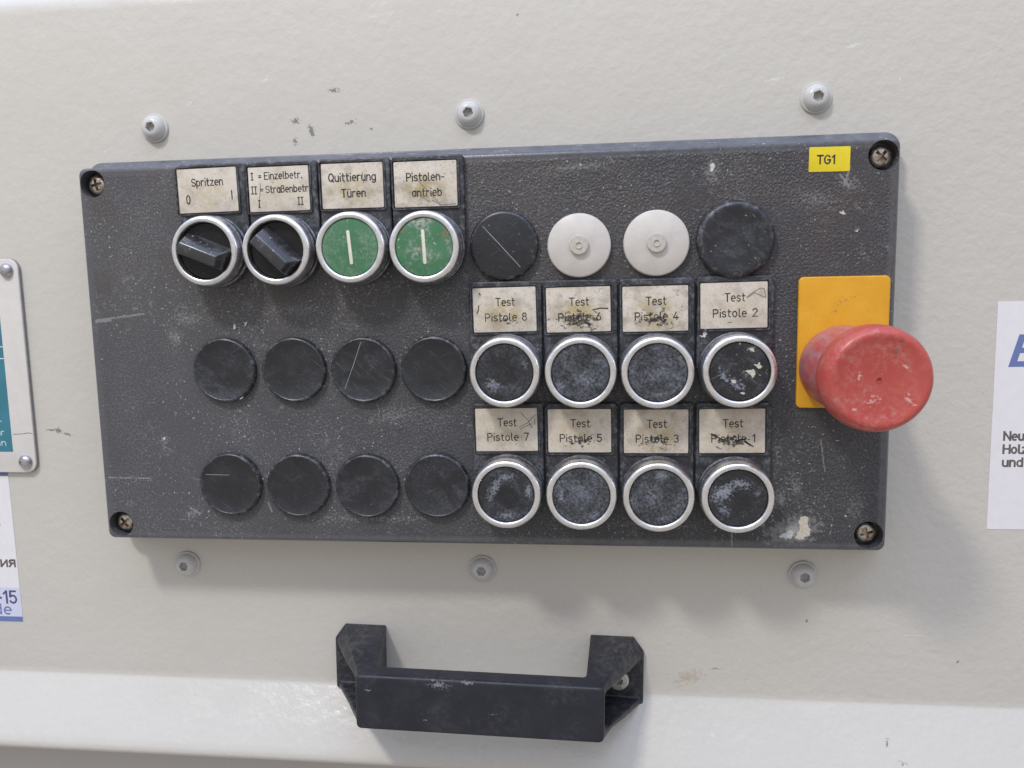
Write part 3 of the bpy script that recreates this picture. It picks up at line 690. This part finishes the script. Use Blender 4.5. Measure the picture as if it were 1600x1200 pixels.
# blind plugs and ivory covers
PLUG = [(13.75, .02), (13.75, 1.5), (13.55, 2.3), (13.1, 2.75), (12.7, 2.85), (12.45, 2.7), (12.3, 2.6), (6, 2.45), (0, 2.4)]
BIG = [(14.8, .02), (14.8, 1.9), (14.5, 3.1), (13.7, 3.9), (12.6, 4.2), (11.6, 4.0), (6, 3.7), (0, 3.6)]
def plug(x, y, prof, wear, label):
    o = MB().lathe(prof, 80).build('blind_plug', M['plug'], box, at(x, y), 0, smooth=45, color=wear); o['label'] = label
PL = ['first', 'second', 'third', 'fourth']
for c, (x, y) in enumerate([(-.1, -48.8), (30.4, -48.9), (60.3, -49.2), (89.9, -49.2)]):
    plug(x, y, PLUG, (random.uniform(.4, .9), .12, .45), PL[c]+' black blind plug from the left in the middle row')
for c, (x, y) in enumerate([(-.6, -98.1), (29.7, -98.4), (59.8, -98.4), (89.8, -98)]):
    plug(x, y, PLUG, (random.uniform(.35, .8), .12, .35), PL[c]+' black blind plug from the left in the bottom row')
plug(119.9, .2, PLUG[:3]+[(13.0, 2.9), (12.2, 3.1), (0, 2.9)], (.25, .35, .5), 'black blind plug with a long diagonal scratch, right of the green buttons')
plug(209.7, .3, BIG, (1.0, .8, .2), 'large dusty black blind plug with a rounded edge, right of the ivory covers')
for x, y, s_, nm in ((149.7, -.5, 1.0, 'smaller ivory cover disc with a round hub, beside the scratched plug'), (179.7, -.35, 1.02, 'ivory cover disc with a round hub, beside the large dusty plug')):
    o = MB().lathe([(12.5*s_, .02), (12.5*s_, 1.6), (12.3*s_, 2.2), (11.9*s_, 2.5), (4, 3.0), (0, 3.0)], 80).build('cover_disc', M['ivory'], box, at(x, y), 0, smooth=45); o['label'] = nm
    MB().lathe([(3.9, 2.7), (3.75, 4.2), (3.5, 4.6), (1.55, 4.65), (1.45, 4.95), (1.1, 4.95), (.95, 4.5), (0, 4.5)], 48).build('hub', M['ivory_hub'], o, smooth=40)
# long single scratches on the plugs
def scratch(x, y, z, pts, w=.3):
    MB().stroke(pts, w, 0, .02).build('scratch', M['scr'], box, at(x, y, z), smooth=0)
M['scr'] = mat_plain('scratch_line', (.36, .36, .36), .6, .25)
scratch(119.9, .2, 3.08, [(-8.2, 7.6), (-2, .9), (6.5, -8.6)], .22)
scratch(60.3, -49.2, 2.62, [(-.4, 11.6), (-4, 2.0), (-8.0, -7.6)], .2)
scratch(-.6, -98.1, 2.62, [(-10.5, 4.4), (0, 4.2)], .18)

# emergency stop
es = plate(33.8, 51.0, 2.0, .03, 1.3, .5).build('emergency_stop', M['yellow'], box, at(250.9, -40.1)); es['label'] = 'red mushroom emergency stop on a yellow plate'
P = [(16.2, 1.2), (16.2, 6), (16.0, 9), (15.4, 13), (14.5, 17.5), (13.7, 21.5), (13.2, 25.0), (13.3, 26.4), (13.75, 27.0), (13.9, 27.3), (14.8, 28.0), (16.4, 29.6), (17.7, 32.2), (18.4, 35.4), (18.45, 38.8), (18.1, 41.6), (17.4, 43.6), (16.6, 44.7), (15.8, 45.2), (15.0, 45.2),
     (14.0, 44.9), (12.6, 44.5), (9.5, 44.1), (6, 43.8), (1.1, 43.6), (1.0, 43.8), (.8, 43.75), (.7, 43.1), (0, 43.0)]
MB().lathe(P, 112).build('mushroom_head', M['red'], es, (250.8-250.9, -49.5+40.1, 0), smooth=35)

# yellow sticker
st = plate(15.0, 9.15, .3, .02, .18, .05, n=3).build('sticker', M['sticker'], box, at(244.3, 29.35), -.6); st['label'] = 'small yellow sticker reading TG1'
t = MB(); write(t, 'TG1', -4.4, 1.9, -1.6, 3.0, .62, 0, .03, 0); t.build('lettering', M['ink'], st, (0, 0, .19), 0, smooth=0)

# ------------------------------------------------------------------ bolts on the panel
BOLTS = [(-36.6, 56.0, 'left of the three above the control box', 8), (103.6, 56.1, 'middle of the three above the control box', -12), (244.2, 56.4, 'right of the three above the control box', 20),
         (-35.9, -142.7, 'left of the three below the control box', 5), (104.3, -142.0, 'middle of the three below the control box', -5), (243.9, -141.8, 'right of the three below the control box', 28)]
proto = None
def make_bolt():
    t = empty('bolt')
    MB().lathe([(6.15, .02), (6.15, .75), (5.85, 1.1), (4.0, 1.15)], 48).build('washer', M['bolt'], t, smooth=40)
    h = MB().lathe([(5.25, .6), (5.25, 1.5), (5.1, 2.1), (4.7, 2.9), (4.0, 3.7), (3.2, 4.2), (2.6, 4.4), (0, 4.4)], 48).build('bolt_head', M['bolt'], t, smooth=60)
    drill(h, [MB().stack([[(r*math.cos(math.pi/3*i), r*math.sin(math.pi/3*i), z) for i in range(6)] for r, z in ((2.2, 2.2), (2.3, 6))]).mesh('hex')])
    s_ = MB().stack([[(2.1*math.cos(math.pi/3*i), 2.1*math.sin(math.pi/3*i), z) for i in range(6)] for z in (2.1, 2.45)]).build('socket_floor', M['socket'], h, smooth=0)
    return t
def copy_tree(o, parent=None):
    c = o.copy(); COL.objects.link(c); c.parent = parent
    for ch in list(o.children): copy_tree(ch, c)
    return c
for i, (x, y, lb, a) in enumerate(BOLTS):
    if i == 0: proto = make_bolt(); o = proto
    else: o = copy_tree(proto)
    o.location = W(x, y, ZW); o.rotation_euler = (0, -math.radians(a), 0)
    tag(o, 'grey painted hex socket bolt, '+lb, 'bolt', 'painted bolts round the control box')

# ------------------------------------------------------------------ pull handle
HC = (105.3, -186.6)
def handle_mesh():
    b = MB(); H = 41.0
    b.stack([rrect(102.8, 23.8, 2.2, i_, z, 6, 2.0) for i_, z in ((.8, 31.5), (0, 32.5), (0, H-1.0), (.5, H-.2), (1.2, H))])
    for s_ in (-1, 1):
        def Q(pts):                                         # mirrored for the other arm; the grip sits 2 mm off centre
            return [(s_*p[0]+2.0*p[2]/38, p[1], p[2]) for p in (pts if s_ > 0 else pts[::-1])]
        def sec(x0, x1, y0, y1, z): return Q([(x0, y0, z), (x1, y0, z), (x1, y1, z), (x0, y1, z)])
        # inner wall, top and bottom webs, foot
        b.stack([sec(47.0, 51.5, -15.6, 15.6, 0), sec(43.6, 49.2, -11.9, 11.9, 37)])
        for t in (1, -1):
            lo_ = [(47.2, 15.8, 0), (66.2, 15.8, 0), (70.8, 9.4, 0), (70.8, 5.6, 0), (47.2, 12.4, 0)]
            hi_ = [(43.8, 12.0, 38), (51.0, 12.0, 38), (51.4, 9.0, 38), (51.4, 8.0, 38), (43.8, 8.6, 38)]
            mid = [(45.4, 14.0, 18), (59.5, 14.0, 18), (62.4, 9.6, 18), (62.4, 7.2, 18), (45.4, 10.6, 18)]
            if t < 0:                                       # the lower web keeps its square corner
                lo_ = [(47.2, 15.8, 0), (68.0, 15.8, 0), (70.8, 15.0, 0), (70.8, 12.4, 0), (47.2, 12.4, 0)]
                mid = [(45.4, 14.0, 18), (58.5, 14.0, 18), (61.2, 13.4, 18), (61.2, 10.8, 18), (45.4, 10.6, 18)]
            rr = []
            for r in (lo_, mid, hi_):
                r = [(p[0], p[1]*t, p[2]) for p in r]
                r = r[::-1] if t > 0 else r
                rr.append(Q(r))
            b.stack(rr)
        b.stack([Q([(47.1, -15.7, z), (68.0, -15.7, z), (70.7, -14.8, z), (70.7, 9.4, z), (66.2, 15.7, z), (47.1, 15.7, z)]) for z in (0, 2.6)])
    return b
hb = handle_mesh()
hd = hb.build('pull_handle', M['handle'], None, (HC[0], HC[1], ZW), -1.0, smooth=0)
md = hd.modifiers.new('fuse', 'REMESH'); md.mode = 'VOXEL'; md.voxel_size = .00042
md = hd.modifiers.new('soften', 'SMOOTH'); md.factor = .5; md.iterations = 14
me = evaluated(hd); hd.modifiers.clear(); hd.data = me
for p in me.polygons: p.use_smooth = True
tag(hd, 'black plastic pull handle screwed on below the control box', 'handle')
for s_ in (-1, 1):
    o = MB().lathe([(4.6, 2), (4.6, 5.8), (4.4, 6.4), (4.0, 6.7), (0, 6.7)], 40).build('screw', M['steel'], hd, (59.6 if s_ > 0 else -56.2, -2.6, 0), 15)
    drill(o, [MB().stack([[(r*math.cos(math.pi/3*i), r*math.sin(math.pi/3*i), z) for i in range(6)] for r, z in ((2.0, 4.2), (2.1, 9))]).mesh('hex')])

# ------------------------------------------------------------------ info plate on the left
ZP = ZW
ip = plate(150, 99.9, 5.0, 1.3, 2.1, .3).build('info_plate', M['plate'], None, (-107.0-75, -49.0, ZP))
tag(ip, 'white metal info plate with a teal printed field, riveted left of the control box', 'plate')
plate(150.3, 100.2, 5.2, .03, 1.35, .1).build('backing', M['plate_edge'], ip)
pf = plate(128, 84.0, .2, 2.05, 2.13, .02, n=2).build('printed_field', M['teal'], ip, (75+107-118.0-64, -47.0+49.0, 0), smooth=0)
lt = MB()
for y in (-39.3, -44.8): lt.box(-64, 63.9, y+47.0-.22, y+47.0+.22, 2.125, 2.16)
lt.build('rule_lines', M['white_ink'], pf, smooth=0)
for body, x0, x1, y in (('àr', 56.0, 59.6, -76.2), ('bàr', 54.0, 60.3, -81.0), ('min', 53.5, 60.7, -86.0)):
    t = MB(); write(t, body, x0, x1, y+47.0, 2.7, .34, 0, .03, 0); t.build('lettering', M['white_ink'], pf, (0, 0, 2.14), 0, smooth=0)
for x, y, rr in ((-112.3, -4.3, 0), (-111.9, -93.7, 1)):
    o = MB().lathe([(3.25, .05), (3.25, .5), (3.0, 1.2), (2.4, 1.9), (1.4, 2.35), (0, 2.5)], 40).build('rivet', M['rivet'], ip, (x+107+75, y+49.0, 2.05), smooth=60)
    if rr: o['label'] = 'lower rivet with a rust spot'; MB().lathe([(1.1, 2.0), (1.0, 2.25), (0, 2.5)], 20, -.9, .15).build('rust_spot', M['rust'], o)
    else: o['label'] = 'upper rivet'

# paper notice below it
pl = MB().box(-60, 0, -74.4, 0, .03, .17).build('paper_notice', M['paper'], None, (-123.4, -99.4, ZW), .2, smooth=0)
tag(pl, 'white paper notice with blue bands, under the teal plate at the left edge', 'notice')
for y0, y1 in ((-1.7, -.02), (-74.38, -71.9)): MB().box(-60, -.02, y0, y1, .165, .2).build('blue_band', M['blue'], pl, smooth=0)
MB().box(-60, -.02, -71.9, -57.2, .165, .195).build('pale_band', M['lav'], pl, smooth=0)
for body, x0, x1, y, cap, w, mt_ in (('s', -8.8, 0, -26.6, 5.0, .85, 'grey_ink'), ('àния', -16.5, -1.2, -46.6, 4.5, .95, 'grey_ink'), ('-15', -12.6, -2.2, -65.0, 5.9, 1.0, 'navy'), ('.de', -16.5, -5.6, -70.7, 5.0, .75, 'blue')):
    t = MB(); write(t, body, x0, x1, y, cap, w, 0, .03, 0); t.build('lettering', M[mt_], pl, (0, 0, .2), 0, smooth=0)
# paper notice on the right
pr = MB().box(0, 110, -94.6, 0, .03, .17).build('paper_notice', M['paper'], None, (317.2, -25.9, ZW), .25, smooth=0)
tag(pr, 'white paper notice with a slanted blue capital letter, at the right edge', 'notice')
E_ = [(0, 0), (10, 0), (10, 2.3), (2.7, 2.3), (2.7, 5.6), (9, 5.6), (9, 7.8), (2.7, 7.8), (2.7, 10.9), (10, 10.9), (10, 13.2), (0, 13.2)]
MB().stack([[(x+.28*y, y, z) for x, y in E_] for z in (0, .03)]).build('letter', M['blue'], pr, (5.1, -26.6, .18), 0, smooth=0)
for i, (body, wd) in enumerate((('Neu', 7.5), ('Holz', 9.0), ('und', 7.6))):
    t = MB(); write(t, body, 5.0, 5.0+wd, -56.8-5.5*i, 3.4, .80, 0, .03, 0); t.build('lettering', M['grey_ink'], pr, (0, 0, .18), 0, smooth=0)

# paint flecks that sit on top of the plastic
def fleck(x, y, z, pts, parent, mat='fleck', org=(0, 0, 0)):
    out = []
    n_ = len(pts)
    for i in range(n_):                                      # ragged outline
        a, c = pts[i], pts[(i+1) % n_]
        for q in range(4):
            t = q/4; d_ = math.dist(a, c)*.14
            out.append((a[0]+(c[0]-a[0])*t+random.uniform(-d_, d_), a[1]+(c[1]-a[1])*t+random.uniform(-d_, d_)))
    MB().stack([[(p[0], p[1], 0) for p in out], [(p[0]*.94, p[1]*.94, .10) for p in out]]).build('paint_fleck', M[mat], parent, (x-org[0], y-org[1], z-org[2]), smooth=0)
M['fleck'] = mat_plain('dried_cream_paint', (.60, .55, .45), .6, .15, scale=.8)
M['fleck2'] = mat_plain('dried_white_paint', (.58, .57, .54), .6, .2, scale=.8)
bt = [o for o in bpy.data.objects if o.name.startswith('push_button') and 'Test Pistole 2' in o.get('label', '')][0]
fleck(6.6, 2.0, 13.1, [(-1.6, .9), (-.4, .5), (.6, 1.5), (1.0, .3), (1.9, -.4), (.4, -1.0), (-.6, -.2)], bt)
fleck(4.4, -.4, 13.05, [(-2.4, .6), (-.6, .9), (.6, 1.4), (1.4, .5), (1.3, -1.0), (.5, -2.3), (-.2, -1.0), (-1.2, -.6)], bt)
fleck(-2.2, -3.8, 12.9, [(-1.1, .5), (-.2, .9), (.9, .4), (.7, -.6), (-.5, -.9)], bt)
fleck(1.2, -8.4, 13.05, [(-1.0, .2), (.1, .6), (1.1, .1), (.2, -.5)], bt)
fleck(4.2, 8.3, 13.05, [(-.9, .6), (.8, .4), (1.0, -.8), (-.2, -.6)], bt)
P0 = (BX, BY, ZW)
fleck(238.6, -113.0, .0, [(-1.4, 3.0), (.2, 3.6), (1.6, 2.6), (1.5, .2), (2.6, -2.2), (1.8, -5.0), (-1.0, -6.2), (-3.6, -6.0), (-1.6, -2.6), (-2.2, .4)], box, 'fleck', P0)
fleck(232.0, -117.2, .0, [(-3.6, -1.2), (-1.2, .2), (1.2, 1.8), (2.6, 1.2), (1.8, -1.8), (-.8, -1.6)], box, 'fleck2', P0)
fleck(200.8, 27.5, .0, [(-1.0, -1.6), (-.3, .2), (-.8, 1.4), (.6, 2.4), (1.1, .6), (.4, -1.0)], box, 'fleck2', P0)
fleck(249.6, 9.4, .0, [(-1.4, .2), (-.2, .3), (.1, 1.1), (.6, .1), (1.4, -.8), (.2, -.5)], box, 'fleck2', P0)
fleck(255.2, 2.6, .0, [(-.9, -.4), (.2, .1), (.9, 1.0), (.3, -.5)], box, 'fleck2', P0)
fleck(198.4, -36.0, 2.3, [(-2.2, -1.0), (-.6, -.4), (-.2, 1.8), (.8, 2.2), (.9, .2), (.2, -1.3)], box, 'fleck2', P0)
fleck(4.6, -30.2, .0, [(-.5, -1.6), (-.4, .2), (.2, 1.3), (.8, .2), (.5, -1.4)], box, 'fleck2', P0)
fleck(9.6, -29.6, .0, [(-.5, -1.0), (-.2, .7), (.8, 1.0), (.3, -.4)], box, 'fleck2', P0)
fleck(6.6, -60.4, 2.2, [(-1.4, -.5), (.2, .1), (1.3, .8), (.9, -.2), (-.2, -.7)], box, 'fleck2', P0)
fleck(-30.5, -78.5, .0, [(-.9, .1), (0, .3), (.3, 1.1), (.8, .1), (.2, -.8)], box, 'fleck2', P0)
# crack in the info plate's paint
t = MB(); t.stroke([(65.0, -31.6), (69.5, -31.4), (73.0, -30.9), (74.6, -31.3)], .25, 2.1, .04); t.build('crack', M['ink'], ip, smooth=0)
